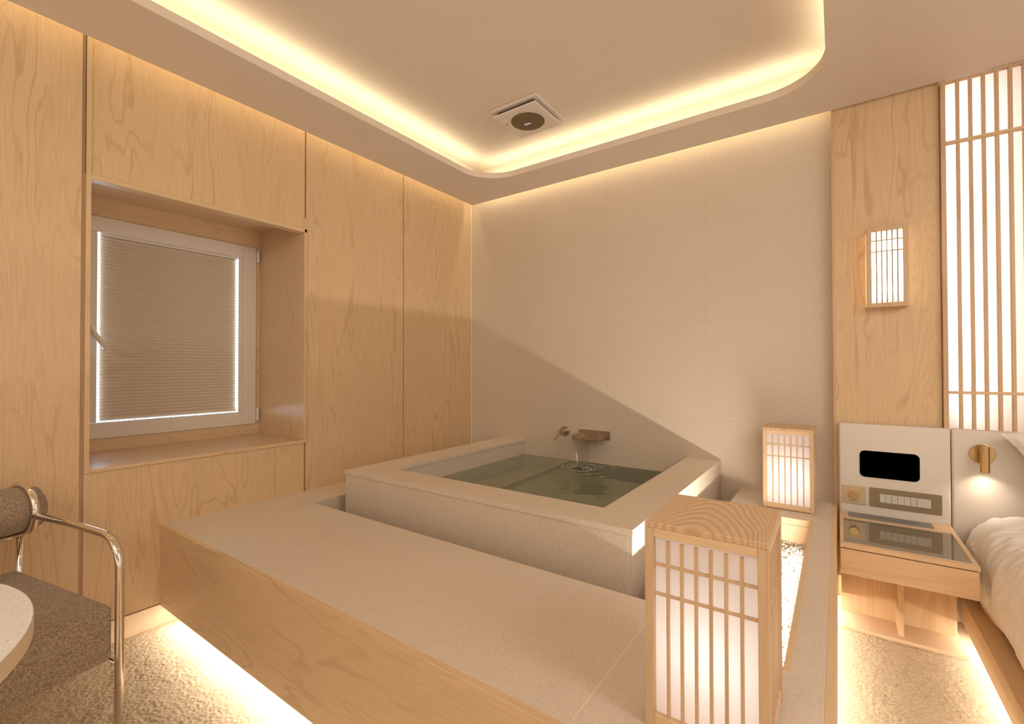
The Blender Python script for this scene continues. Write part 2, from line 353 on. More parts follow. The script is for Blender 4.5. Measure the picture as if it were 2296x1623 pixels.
# ------------------------------------------------------------------ window
wn_ = thing('window_1', 'white framed window', 'window'); del wn_['label']; del wn_['category']; wn_['kind'] = 'structure'
def frame_yz(bm, x0, x1, ya, yb, za, zb, w_): 
    bx(bm, x0, x1, ya, ya+w_, za, zb); bx(bm, x0, x1, yb-w_, yb, za, zb); bx(bm, x0, x1, ya+w_, yb-w_, za, za+w_); bx(bm, x0, x1, ya+w_, yb-w_, zb-w_, zb)
bm = bmesh.new(); frame_yz(bm, -.52, -.466, -2.250, -1.425, .768, 1.812, .073); sash_ = link('sash', bm, 'white_pvc', wn_, .003)
bm = bmesh.new(); frame_yz(bm, -.52, -.469, -2.176, -1.499, .842, 1.738+.0, .022); 
bm.free(); bm = bmesh.new()
bx(bm, -.52, -.469, -2.176, -2.147, .843, 1.738); bx(bm, -.52, -.469, -1.523, -1.499, .843, 1.738); bx(bm, -.52, -.469, -2.147, -1.523, .843, .845); bx(bm, -.52, -.469, -2.147, -1.523, 1.7375, 1.7385)
link('glazing_bead', bm, 'white_pvc', sash_, .001)
link('pane', boxes((-.508, -.504, -2.18, -1.49, .82, 1.76)), 'glass', wn_)
for z0, z1 in ((1.725, 1.795), (.785, .86)): link('hinge', boxes((-.478, -.455, -1.4245, -1.410, z0, z1)), 'white', sash_, .003)
bm = bmesh.new(); tube(bm, [V((-.466, -2.176, 1.285)), V((-.440, -2.176, 1.283)), V((-.430, -2.165, 1.262)), V((-.425, -2.125, 1.190))], lambda t: .011-.001*t, 14)
link('window_handle', bm, 'white', sash_, smooth=True)
# pleated blind
bl = thing('pleated_blind', 'closed beige pleated blind filling the window with daylight slits at its edges', 'blind', (-.489, -1.83, .83))
def pleats():
    bm = bmesh.new(); z0, z1, n = .022, .898, 106; rows = []
    for i in range(n+1):
        x = .006 if i % 2 else -.005; z = z0+(z1-z0)*i/n
        rows.append((bm.verts.new((x, -.303, z)), bm.verts.new((x, .301, z))))
    for a, b in zip(rows, rows[1:]): bm.faces.new((a[0], a[1], b[1], b[0]))
    return bm
link('pleated_fabric', pleats(), 'blind', bl)
link('head_rail', boxes((-.008, .010, -.305, .304, .896, .909)), 'white_pvc', bl, .001)
link('bottom_rail', boxes((-.006, .010, -.303, .301, .020, .030)), 'white_pvc', bl, .001)
link('pull_tab', boxes((.008, .018, -.02, .012, .026, .036)), 'white', bl, .002)
for s in (-.312, .3065): 
    bm = bmesh.new(); cyl(bm, (0, s, .012), (0, s, .90), .0012, 6); link('guide_cord', bm, 'white', bl)
# ------------------------------------------------------------------ platform
pf = thing('bath_platform', 'raised L-shaped platform with beige stone top and maple sides around the bath', 'platform')
Z = .433
link('stone_top', boxes((0, 2.334, -2.025, -1.60, .40, Z), (0, 1.92, -1.60, -1.488, .12, Z), (0, .24, -1.488, 0, .12, Z)), 'stone_top', pf)
link('stone_ledge', boxes((1.92, 2.021, -1.60, -.405, .12, Z), (1.92, 2.334, -.405, 0, .12, Z), (2.272, 2.334, -1.60, -.405, .36, Z)), 'stone_ledge', pf)
link('channel_floor', boxes((.2, 1.95, -1.5, 0, .05, .12)), 'stone_top', pf)
link('front_panel', boxes((0, 2.352, -2.043, -2.025, .094, Z+.0005)), 'maple_h', pf, .001)
link('side_panel', boxes((2.334, 2.352, -2.025, 0, .094, Z+.0005)), 'maple_y', pf, .001)
link('underside', boxes((0, 2.334, -2.025, -1.60, .385, .40),), 'maple_h', pf)
link('plinth', boxes((0, 2.24, -1.90, -1.88, 0, .40), (2.22, 2.24, -1.88, -.1, 0, .30)), 'pale', pf)
link('pit_trim', boxes((2.021, 2.036, -1.615, -.405, .405, Z+.001), (2.257, 2.272, -1.615, -.405, .385, Z+.001), (2.036, 2.257, -.42, -.405, .405, Z+.001), (2.036, 2.257, -1.615, -1.60, .405, Z+.001)), 'maple_y', pf, .001)
link('pit_liner', boxes((2.026, 2.036, -1.61, -.41, .28, .404), (2.258, 2.272, -1.61, -.41, .28, .384), (2.036, 2.258, -.42, -.41, .28, .404), (2.036, 2.258, -1.61, -1.60, .28, .404), (2.03, 2.27, -1.61, -.41, .27, .28)), 'pale', pf)
def pebbles():
    rnd = random.Random(4); bm = bmesh.new()
    base = bmesh.ops.create_icosphere(bm, subdivisions=1, radius=1)['verts']
    pos = [v.co.copy() for v in base]; faces = [[v.index for v in f.verts] for f in bm.faces]; bm.verts.index_update()
    idx = {v: i for i, v in enumerate(base)}; faces = [[idx[v] for v in f.verts] for f in bm.faces]; bm.free()
    vs, fs = [], []
    N = 3600
    for k in range(N):
        x = rnd.uniform(2.042, 2.251); y = rnd.uniform(-1.595, -.425); z = .318+rnd.uniform(0, .014)
        s = rnd.uniform(.0035, .0062); R = Euler((rnd.uniform(0, 6), rnd.uniform(0, 6), rnd.uniform(0, 6))).to_matrix()
        sc = V((1, rnd.uniform(.7, 1), rnd.uniform(.5, .8)))*s; o = len(vs)
        for p in pos: vs.append(R @ V((p.x*sc.x, p.y*sc.y, p.z*sc.z))+V((x, y, z)))
        for f in faces: fs.append([i+o for i in f])
    me = bpy.data.meshes.new('pebbles'); me.from_pydata(vs, [], fs); me.materials.append(M['pebble'])
    me.polygons.foreach_set('use_smooth', [True]*len(fs))
    o = bpy.data.objects.new('pebbles', me); C.objects.link(o)
    bm = bmesh.new(); bm.from_mesh(me); bx(bm, 2.037, 2.256, -1.599, -.421, .281, .320); bm.to_mesh(me); bm.free()
    return o
tag(pebbles(), 'white pebbles filling the lit pit in the platform between the two lanterns', 'pebbles', kind='stuff')
# ------------------------------------------------------------------ tub
tb = thing('bathtub', 'square built-in bathtub clad in beige stone with wide coping', 'bathtub', (1.07, -.68, .12))
def rel(bm, o): bmesh.ops.translate(bm, verts=bm.verts, vec=-V(o)); return bm
# keep world coordinates in meshes: parent has no rotation, so use inverse offset
def linkw(name, bm, mat, parent, bevel=0., smooth=False):
    o = link(name, bm, mat, parent, bevel, smooth); o.matrix_parent_inverse = Matrix.Translation(-parent.location); return o
linkw('front_cladding', boxes((.320, 1.820, -1.363, -1.203, .12, .561)), 'stone_tubx', tb, .001)
linkw('side_cladding', boxes((.320, .497, -1.203, -.001, .12, .561)), 'stone_tuby', tb, .001)
linkw('side_cladding', boxes((1.653, 1.820, -1.203, -.001, .12, .561)), 'stone_tuby', tb, .001)
bm = boxes((.317, 1.823, -1.367, -1.199, .561, .581), (.317, .501, -1.199, -.001, .561, .581), (1.649, 1.823, -1.199, -.001, .561, .581))
linkw('coping', bm, 'stone_cope', tb, .0015)
linkw('basin_floor', boxes((.49, 1.66, -1.21, -.001, -.03, .01)), 'stone_tubx', tb)
linkw('bench', boxes((.49, .755, -1.21, -.001, .01, .205)), 'stone_tuby', tb, .002)
def water():
    bm = bmesh.new(); nx, ny = 150, 156; x0, x1, y0, y1, zt = .4975, 1.6525, -1.2025, -.002, .472
    fx, fy = 1.05, -.19; T = []
    for j in range(ny+1):
        row = []
        for i in range(nx+1):
            x = x0+(x1-x0)*i/nx; y = y0+(y1-y0)*j/ny; d = math.hypot(x-fx, y-fy)
            a = .0008*math.exp(-d*3)*math.sin(d*75)*(1+.5*noise.noise(V((x*14, y*14, 0))))
            b = .0007*noise.noise(V((x*9, y*16, 3)))*math.exp(-d*1.5) + .0004*noise.noise(V((x*4, y*4, 7)))
            c = .008*math.exp(-(d/.035)**2)
            row.append(bm.verts.new((x, y, zt+a+b+c)))
        T.append(row)
    for j in range(ny):
        for i in range(nx): bm.faces.new((T[j][i], T[j][i+1], T[j+1][i+1], T[j+1][i]))
    # closed body that follows bench and floor
    zb, zf = .2055, .0105
    bnd = []
    for i in range(nx+1): bnd.append(T[0][i])
    for j in range(1, ny+1): bnd.append(T[j][nx])
    for i in range(nx-1, -1, -1): bnd.append(T[ny][i])
    for j in range(ny-1, 0, -1): bnd.append(T[j][0])
    low = [bm.verts.new((v.co.x, v.co.y, .30)) for v in bnd]; n = len(bnd)
    for i in range(n): bm.faces.new((bnd[(i+1) % n], bnd[i], low[i], low[(i+1) % n]))
    return bm, low
def water2():
    bm, low = water(); n = len(low)
    xb = .7555
    L2 = [bm.verts.new((v.co.x, v.co.y, .0105)) for v in low]
    for i in range(n): bm.faces.new((low[(i+1) % n], low[i], L2[i], L2[(i+1) % n]))
    bm.faces.new(L2[::-1])
    return bm
wt = link('bath_water', water2(), 'water', smooth=False)
for p in wt.data.polygons:
    if abs(p.normal.z) > .5: p.use_smooth = True
tag(wt, 'still greenish clear water filling the stone bathtub', 'water')
# spout, stream, mixer
sp = thing('waterfall_spout', 'flat brushed metal waterfall spout on the stone wall above the bath', 'spout', (1.055, 0, .655))
linkw('wall_plate', boxes((.946, 1.163, -.012, -.0005, .630, .686)), 'steel', sp, .0015)
linkw('tray', boxes((.966, 1.142, -.155, -.012, .640, .645), (.966, .971, -.155, -.012, .645, .668), (1.137, 1.142, -.155, -.012, .645, .668), (.971, 1.137, -.05, -.012, .645, .660)), 'steel', sp, .0008)
ws = thing('falling_water', 'clear sheet of water falling from the spout into the bath', 'water', (1.05, -.165, .64))
def sheet():
    bm = bmesh.new(); n, q = 40, 28; A, B = [], []
    for j in range(n+1):
        t = j/n; z = .646-(.646-.470)*t; y = -.150-.045*math.sqrt(t)-.004*t
        wd = .150*(1-t)+.045*t - .02*math.sin(PI*t)*.6; cx_ = 1.052+.002*t
        ra, rb = [], []
        for i in range(q+1):
            s = i/q*2-1; x = cx_+s*wd/2
            th = .0009+.0035*max(0, abs(s)-.86)/.14+.0012*max(0, noise.noise(V((s*5, t*1.3, 2))))*(.3+t)
            yy = y+.004*noise.noise(V((s*2.5, t*3, 5)))*t
            ra.append(bm.verts.new((x, yy-th, z))); rb.append(bm.verts.new((x, yy+th, z)))
        A.append(ra); B.append(rb)
    for j in range(n):
        for i in range(q):
            bm.faces.new((A[j][i], A[j+1][i], A[j+1][i+1], A[j][i+1])); bm.faces.new((B[j][i], B[j][i+1], B[j+1][i+1], B[j+1][i]))
        bm.faces.new((A[j][0], B[j][0], B[j+1][0], A[j+1][0])); bm.faces.new((A[j][q], A[j+1][q], B[j+1][q], B[j][q]))
    for i in range(q): bm.faces.new((A[0][i], A[0][i+1], B[0][i+1], B[0][i])); bm.faces.new((A[n][i], B[n][i], B[n][i+1], A[n][i+1]))
    return bm
linkw('water_sheet', sheet(), 'stream', ws, smooth=True)
def foam():
    rnd = random.Random(8); bm = bmesh.new()
    for k in range(70):
        a = rnd.uniform(0, 2*PI); d = abs(rnd.gauss(0, 1))*(.03 if k < 45 else .11); x = 1.052+math.cos(a)*d*1.2; y = -.195+math.sin(a)*d*.7
        if y > -.015: y = -.02
        r = rnd.uniform(.0015, .0045)
        bmesh.ops.create_icosphere(bm, subdivisions=2, radius=r, matrix=Matrix.Translation((x, y, .4735)))
    return bm
f_ = linkw('foam', foam(), 'pillow', ws, smooth=True); f_['kind'] = 'stuff'
mx = thing('mixer_tap', 'round brushed metal bath mixer with a thin lever left of the spout', 'tap', (.837, 0, .664))
bm = bmesh.new(); cyl(bm, (.837, -.0005, .664), (.837, -.008, .664), .034); linkw('wall_disc', bm, 'steel', mx, .001)
bm = bmesh.new(); cyl(bm, (.837, -.008, .664), (.837, -.058, .664), .0195); mb_ = linkw('mixer_body', bm, 'steel', mx, .002)
bm = bmesh.new(); tube(bm, [V((.833, -.046, .655)), V((.81, -.056, .632)), V((.785, -.066, .606))], .0032, 10); link('lever', bm, 'steel', mb_, smooth=True)
# ------------------------------------------------------------------ lanterns
def grid_panel(bm, o, u, w_, h_, st, sb, cols, rows, mt, d0, d1, nrm):
    """frame+muntins in the plane o + u*s + z*t ; depth along nrm from d0 (in) to d1 (out)"""
    def b(s0, s1, t0, t1, a=d0, c=d1):
        P_ = [o+u*s+V((0, 0, t))+nrm*d for d in (a, c) for s, t in ((s0, t0), (s1, t0), (s1, t1), (s0, t1))]
        vs = [bm.verts.new(p) for p in P_]
        for f in ((3, 2, 1, 0), (4, 5, 6, 7), (0, 1, 5, 4), (1, 2, 6, 5), (2, 3, 7, 6), (3, 0, 4, 7)): bm.faces.new([vs[i] for i in f])
    iw = w_-2*st
    for k in range(1, cols): s = st+iw*k/cols; b(s-mt/2, s+mt/2, sb, h_-sb, d0+.001, d1-.004)
    for t in rows: b(st, w_-st, t-mt*.45, t+mt*.45, d0+.0015, d1-.0045)
LW, LD, LH = .205, .222, .378
def make_lantern(label, loc, rz):
    t = thing('floor_lantern', label, 'lantern', loc, rz, 'square ash and paper floor lanterns on the platform')
    st = .0165; w2, d2 = LW/2, LD/2
    for sx in (-1, 1):
        for sy in (-1, 1):
            x0, x1 = sorted((sx*w2, sx*(w2-st))); y0, y1 = sorted((sy*d2, sy*(d2-st))); link('post', boxes((x0, x1, y0, y1, 0, LH-.011)), 'oak', t, .0012)
    for z0, z1 in ((.002, .024), (LH-.027, LH-.011)):
        for s in (-1, 1):
            y0, y1 = sorted((s*(d2-.001), s*(d2-.014))); link('rail', boxes((-w2+st, w2-st, y0, y1, z0, z1)), 'oak_x', t, .001)
            x0, x1 = sorted((s*(w2-.001), s*(w2-.014))); link('rail', boxes((x0, x1, -d2+st, d2-st, z0, z1)), 'oak_x', t, .001)
    link('base_board', boxes((-w2+.004, w2-.004, -d2+.004, d2-.004, .003, .010)), 'oak_x', t, .001)
    link('top_board', boxes((-w2, w2, -d2, d2, LH-.011, LH)), 'cathedral', t, .0015)
    h = LH-.011; rows = (LH-.078, LH-.132)
    for o, u, w_, nrm in ((V((-w2, -d2, 0)), V((1, 0, 0)), LW, V((0, -1, 0))), (V((w2, -d2, 0)), V((0, 1, 0)), LD, V((1, 0, 0))),
                          (V((w2, d2, 0)), V((-1, 0, 0)), LW, V((0, 1, 0))), (V((-w2, d2, 0)), V((0, -1, 0)), LD, V((-1, 0, 0)))):
        bm = bmesh.new(); grid_panel(bm, o, u, w_, h+.002, st, .024, 7, rows, .0056, -.011, .0, nrm); link('lattice', bm, 'oak', t, .0004)
    pp = .0125
    bm = bmesh.new(); a, b = w2-pp, d2-pp
    q = [(-a, -b), (a, -b), (a, b), (-a, b)]
    for i in range(4):
        p0, p1 = q[i], q[(i+1) % 4]; bm.faces.new([bm.verts.new((*p0, .012)), bm.verts.new((*p1, .012)), bm.verts.new((*p1, LH-.012)), bm.verts.new((*p0, LH-.012))])
    link('paper_shade', bm, 'paper', t)
    return t
l1 = make_lantern('large near floor lantern of ash and white paper at the front platform corner', (2.163, -1.828, Z+.001), math.radians(.5))
l2 = make_lantern('floor lantern standing against the stone wall beyond the pebble pit', (2.168, -.190, Z+.001), math.radians(-.5))
point('lantern_bulb', (2.163, -1.828, Z+.15), .5, NEUT, .022)
point('lantern_bulb', (2.168, -.178, Z+.15), .95, NEUT, .022)
# ------------------------------------------------------------------ sconce
sc = thing('wall_sconce', 'small lit paper box sconce with a dark lattice on the maple wall', 'wall lamp', (2.546, -.05, 1.37))
W2, SD, SH = .0745, .070, .365
bm = bmesh.new(); fr = .0185
bx(bm, -W2, -W2+fr, -SD, -SD+.011, 0, SH); bx(bm, W2-fr, W2, -SD, -SD+.011, 0, SH); bx(bm, -W2+fr, W2-fr, -SD, -SD+.011, 0, .019); bx(bm, -W2+fr, W2-fr, -SD, -SD+.011, SH-.019, SH)
link('face_frame', bm, 'oak', sc, .001)
link('top_board', boxes((-W2, W2, -SD+.011, -.0005, SH-.008, SH)), 'oak_x', sc, .0008)
link('bottom_board', boxes((-W2, W2, -SD+.011, -.0005, 0, .008)), 'oak_x', sc, .0008)
bm = bmesh.new(); grid_panel(bm, V((-W2, -SD, 0)), V((1, 0, 0)), 2*W2, SH, fr, .019, 6, (SH-.062, SH-.112), .0044, -.010, .001, V((0, -1, 0))); link('lattice', bm, 'bronze', sc)
for s in (-1, 1): 
    bm = bmesh.new(); a = s*(W2-.003); y = [-SD+.011, -.001]
    bm.faces.new([bm.verts.new(p) for p in ((a, y[0], .008), (a, y[1], .008), (a, y[1], SH-.008), (a, y[0], SH-.008))]); link('side_paper', bm, 'paper', sc)
bm = bmesh.new(); bm.faces.new([bm.verts.new(p) for p in ((-W2+.005, -SD+.010, .01), (W2-.005, -SD+.010, .01), (W2-.005, -SD+.010, SH-.01), (-W2+.005, -SD+.010, SH-.01))]); link('front_paper', bm, 'paper', sc)
for z in (1.45, 1.55, 1.65): point('sconce_bulb', (2.546, -.078, z), 1.1, (1, .80, .55), .012)
# ------------------------------------------------------------------ shoji
sj = thing('shoji_screen', 'tall backlit shoji screen with vertical slats above the headboard', 'screen', (2.736, -.02, .83))
X0, X1 = 0.0, 1.44; SHH = 1.515
link('frame', boxes((X0, X0+.016, -.052, .0, -.04, SHH), (X1-.016, X1, -.052, .0, -.04, SHH), (X0+.016, X1-.016, -.045, 0, SHH-.008, SHH), (X0+.016, X1-.016, -.045, 0, -.04, -.02)), 'oak', sj, .001)
n = 35; 
for k in range(1, n):
    x = .016+.0006+.0398*k
    if x < X1-.02: link('slat', boxes((x-.0055, x+.0055, -.046, -.024, -.02, SHH-.008)), 'oak', sj, .0008)
for z in (1.243, .157): link('cross_rail', boxes((X0+.016, X1-.016, -.048, -.024, z-.006, z+.006)), 'oak_x', sj, .0008)
bm = bmesh.new(); bm.faces.new([bm.verts.new(p) for p in ((.01, -.022, -.03), (X1-.01, -.022, -.03), (X1-.01, -.022, SHH-.003), (.01, -.022, SHH-.003))]); link('paper', bm, 'paper_shoji', sj)
# ------------------------------------------------------------------ headboard and its fittings
hb = thing('headboard', 'beige linen upholstered headboard in wide panels behind nightstand and bed', 'headboard', (2.36, -.05, .38))
for x0, x1 in ((2.362, 2.752), (2.755, 3.55), (3.555, 4.28)):
    linkw('padded_panel', boxes((x0, x1, -.100, -.051, .402 if x0 < 2.5 else .30, .832)), 'linen', hb, .010, True).modifiers['bevel'].segments = 4
tv = thing('control_screen', 'black rounded rectangular screen set in the headboard panel', 'screen', (2.545, -.1, .65))
def rr_plate(x0, x1, z0, z1, r, y0, y1):
    bm = bmesh.new(); prism(bm, rrect(x0, x1, z0, z1, r, 8), lambda p: (p[0], y0, p[1]), lambda p: (p[0], y1, p[1])); bmesh.ops.recalc_face_normals(bm, faces=bm.faces); return bm
linkw('bezel', rr_plate(2.438, 2.653, .589, .714, .021, -.0995, -.1025), 'white', tv)
linkw('display', rr_plate(2.440, 2.651, .591, .712, .020, -.1020, -.1040), 'black', tv)
dp = thing('dial_switch', 'square champagne plate with a round brass dial left of the switch strip', 'switch', (2.417, -.1, .5))
dpl_ = linkw('plate', boxes((2.373, 2.461, -.1055, -.0998, .460, .543)), 'champ', dp, .001)
bm = bmesh.new(); cyl(bm, (2.416, -.105, .503), (2.416, -.117, .503), .0195, 48); linkw('knob', bm, 'brass', dp, .0015)
bm = bmesh.new()
for k in range(9): bx(bm, 2.402+k*.0031, 2.404+k*.0031, -.1062, -.1052, .4735, .4758)
link('marking', bm, 'dark', dpl_)
sw = thing('switch_panel', 'wide bronze switch strip with a row of seven grey keys', 'switch', (2.6, -.1, .5))
linkw('plate', boxes((2.475, 2.722, -.1055, -.0998, .459, .545)), 'bronze', sw, .001)
kx = 2.511
for k in range(7):
    w_ = .0214 if k < 6 else .047; linkw('key', boxes((kx+.0005, kx+w_-.0005, -.1085, -.105, .483, .521)), 'key', sw, .0008); kx += w_
rl = thing('reading_lamp', 'brass wall reading lamp with a vertical cylinder shade over the bed', 'wall lamp', (2.847, -.1, .737))
bm = bmesh.new(); cyl(bm, (2.847, -.0998, .737), (2.847, -.108, .737), .040, 64); linkw('wall_disc', bm, 'brass', rl, .0015)
bm = bmesh.new(); cyl(bm, (2.847, -.108, .742), (2.847, -.145, .742), .008, 20); linkw('arm', bm, 'brass', rl)
def shade():
    bm = bmesh.new(); n = 40; c = V((2.846, -.150, 0)); R1, R0 = .0148, .0128; z0, z1 = .668, .772
    rings = []
    for r, z in ((R0, z0+.03), (R0, z0), (R1, z0), (R1, z1), (.001, z1)):
        rings.append([bm.verts.new((c.x+r*math.cos(2*PI*k/n), c.y+r*math.sin(2*PI*k/n), z)) for k in range(n)])
    for a, b in zip(rings, rings[1:]):
        for k in range(n): bm.faces.new((a[k], a[(k+1) % n], b[(k+1) % n], b[k]))
    return bm
linkw('lamp_shade', shade(), 'brass', rl, .0006)
sl = bpy.data.lights.new('reading_bulb', 'SPOT'); sl.energy = 1.4; sl.color = (1, .80, .58); sl.spot_size = math.radians(130); sl.spot_blend = 1; sl.shadow_soft_size = .012
so = bpy.data.objects.new('reading_bulb', sl); C.objects.link(so); so.location = (2.846, -.150, .675); so.rotation_euler = (math.radians(8), 0, 0)
# ------------------------------------------------------------------ nightstand
ns = thing('nightstand', 'light ash nightstand with tinted glass top inlay beside the bed', 'nightstand', (2.556, -.35, 0))
linkw('tabletop', boxes((2.362, 2.750, -.598, -.570, .404, .420), (2.362, 2.376, -.570, -.103, .404, .420), (2.734, 2.750, -.570, -.103, .404, .420), (2.376, 2.734, -.222, -.103, .404, .420), (2.376, 2.734, -.570, -.222, .404, .412)), 'oak_x', ns, .0008)
linkw('glass_inlay', boxes((2.377, 2.733, -.569, -.223, .412, .4188)), 'inlay', ns)
linkw('drawer', boxes((2.363, 2.748, -.595, -.578, .303, .3995), (2.366, 2.745, -.578, -.105, .306, .404)), 'oak_x', ns, .0008)
linkw('back_panel', boxes((2.366, 2.742, -.255, -.241, .02, .306)), 'oak_z', ns)
linkw('divider', boxes((2.552, 2.569, -.375, -.255, .02, .306)), 'oak_z', ns, .0008)
linkw('base_board', boxes((2.364, 2.750, -.405, -.104, .0, .020)), 'pale', ns, .0008)
link_ = linkw('socket_strip', boxes((2.394, 2.686, -.196, -.108, .4195, .4212)), 'grille', ns, .0005)
bm = bmesh.new()
for k in range(60): x = 2.435+k*.00345; bx(bm, x, x+.0014, -.170, -.128, .4212, .4222)
link('socket_cover', bm, 'grille', link_)
# ------------------------------------------------------------------ bed
bd = thing('bed', 'low maple platform bed with lit base beside the nightstand', 'bed', (3.5, -1.1, 0))
linkw('side_rail', boxes((2.760, 2.780, -2.15, -.052, .078, .170)), 'maple_y', bd, .001)
linkw('deck', boxes((2.780, 4.25, -2.15, -.052, .12, .168)), 'maple_y', bd, .001)
linkw('plinth', boxes((2.99, 4.1, -2.0, -.1, 0, .12)), 'pale', bd)
linkw('mattress', boxes((2.93, 4.2, -2.08, -.14, .168, .44)), 'duvet', bd, .03, True)
def duvet():
    bm = bmesh.new(); prof = [(2.832, .165), (2.812, .200), (2.792, .245), (2.783, .295), (2.780, .345), (2.786, .395), (2.806, .447), (2.845, .490), (2.905, .512), (2.98, .525), (3.10, .532), (3.3, .538), (3.7, .54), (4.2, .52)]
    # dense resample
    P_ = [V((a, 0, b)) for a, b in prof]; R = []
    for i in range(len(P_)-1):
        k = 7 if i < 9 else 10
        p0 = P_[max(i-1, 0)]; p1 = P_[i]; p2 = P_[i+1]; p3 = P_[min(i+2, len(P_)-1)]
        for j in range(k):
            t = j/k; R.append(.5*((2*p1)+(p2-p0)*t+(2*p0-5*p1+4*p2-p3)*t*t+(3*p1-p0-3*p2+p3)*t**3))
    R.append(P_[-1]); ny = 260; rows = []
    for j in range(ny+1):
        y = -.135-1.95*j/ny; row = []
        for i, p in enumerate(R):
            u = i/(len(R)-1); s = max(0, 1-i/40)
            e = math.exp(-(y+.135)**2/.0025)
            hem = .030*math.sin(y*9+1)*s+.022*noise.noise(V((y*5, 0, 1)))*s
            # wrinkles: long soft folds running diagonally + fine ones
            q = V((p.x*7+y*3, y*6-p.z*6, p.z*5)); f1 = noise.noise(q); q2 = V((p.x*13, y*24+p.x*12-p.z*8, p.z*16)); f2 = 1-2*abs(noise.noise(q2)); q3 = V((p.x*30, y*34+p.z*22, p.z*30))
            amp = .011*f1+.0065*f2+.0035*(1-2*abs(noise.noise(q3)))+.0015*noise.noise(q3*2.3)
            nrm = V((-1, 0, .15)) if i < 30 else V((-.35, 0, 1)).normalized() if i < 60 else V((0, 0, 1))
            pt = V((p.x, y, p.z))+nrm*amp; pt.z += hem*(1-min(1, i/22)) - .05*e*(1 if i > 30 else .3); pt.y += .012*noise.noise(q*1.3)
            if j == 0: pt.y = max(pt.y, -.14)
            if pt.y > -.106: pt.y = -.106
            row.append(bm.verts.new(pt))
        rows.append(row)
    for a, b in zip(rows, rows[1:]):
        for i in range(len(R)-1): bm.faces.new((a[i], b[i], b[i+1], a[i+1]))
    return bm
dv = link('duvet', duvet(), 'duvet', smooth=True); so_ = dv.modifiers.new('thick', 'SOLIDIFY'); so_.thickness = .012; so_.offset = -1
tag(dv, 'crumpled cream white duvet hanging over the left side of the bed', 'duvet')
def pillow():
    bm = bmesh.new(); n = 44; F, B = [], []
    for j in range(n+1):
        a, b = [], []
        for i in range(n+1):
            u, v = i/n*2-1, j/n*2-1
            pinch = 1-.10*(1-u*u)*abs(v)**3; pu = 1-.12*(1-v*v)*abs(u)**3
            x = u*.33*pu; z = v*.17*pinch
            t = .075*((1-u**4)*(1-v**4))**.55 + .003*noise.noise(V((u*3, v*3, 1)))*4*(1-u*u*v*v)
            t = max(t, .002); wv = .006*noise.noise(V((u*5, v*7, 3)))
            a.append(bm.verts.new((x, -t+wv, z))); b.append(bm.verts.new((x, t+wv, z)))
        F.append(a); B.append(b)
    for j in range(n):
        for i in range(n):
            bm.faces.new((F[j][i], F[j][i+1], F[j+1][i+1], F[j+1][i])); bm.faces.new((B[j][i], B[j+1][i], B[j+1][i+1], B[j][i+1]))
    for k in range(n):
        for R_, o in ((0, 0), (n, 1)):
            q = (F[R_][k], B[R_][k], B[R_][k+1], F[R_][k+1]); bm.faces.new(q if o else q[::-1])
            q = (F[k][R_], B[k][R_], B[k+1][R_], F[k+1][R_]); bm.faces.new(q[::-1] if o else q)
    return bm
pl = link('pillow', pillow(), 'pillow', smooth=True); pl.location = (3.255, -.195, .771); pl.rotation_euler = (math.radians(-10), math.radians(-18), math.radians(-2))
tag(pl, 'white pillow propped against the headboard on the bed', 'pillow')
# ------------------------------------------------------------------ ventilation unit
fx0, fx1, fy0, fy1 = .822, 1.119, -.815, -.518
vn = thing('ventilation_unit', 'square white ceiling ventilation unit with a dark round display disc', 'ventilation unit', ((fx0+fx1)/2, (fy0+fy1)/2, 2.5000))
linkw('housing', boxes((fx0, fx1, fy0, fy1, 2.4850, 2.4995)), 'white', vn, .004)
linkw('neck', boxes((fx0+.03, fx1-.03, fy0+.03, fy1-.03, 2.4680, 2.4850)), 'dark', vn)
linkw('cover', boxes((fx0+.012, fx1-.012, fy0+.012, fy1-.012, 2.4560, 2.4680)), 'white', vn, .003)
bm = bmesh.new(); cyl(bm, ((fx0+fx1)/2+.002, (fy0+fy1)/2-.002, 2.4575), ((fx0+fx1)/2+.002, (fy0+fy1)/2-.002, 2.4530), .092, 72); linkw('display_disc', bm, 'disc', vn)
linkw('slot', boxes(((fx0+fx1)/2-.118, (fx0+fx1)/2-.106, (fy0+fy1)/2-.044, (fy0+fy1)/2-.040, 2.4545, 2.4565)), 'dark', vn)
cu = bpy.data.curves.new('display_text', 'FONT'); cu.body = 'ON'; cu.size = .024; cu.align_x = 'CENTER'
to = bpy.data.objects.new('tmp', cu); C.objects.link(to); dg = bpy.context.evaluated_depsgraph_get(); dg.update()
me = bpy.data.meshes.new_from_object(to.evaluated_get(dg)); bpy.data.objects.remove(to)
dt = bpy.data.objects.new('display_text', me); C.objects.link(dt); me.materials.clear(); me.materials.append(M['ledtext'])
dt.parent = vn; dt.location = (-.012, .022, -.0475); dt.rotation_euler = (PI, 0, math.radians(8))
# ------------------------------------------------------------------ chair
th = math.radians(10.8)
ch = thing('tub_chair', 'brown wool armchair with chrome tube frame and round bolster back', 'armchair', (.732, -2.369, 0), th)
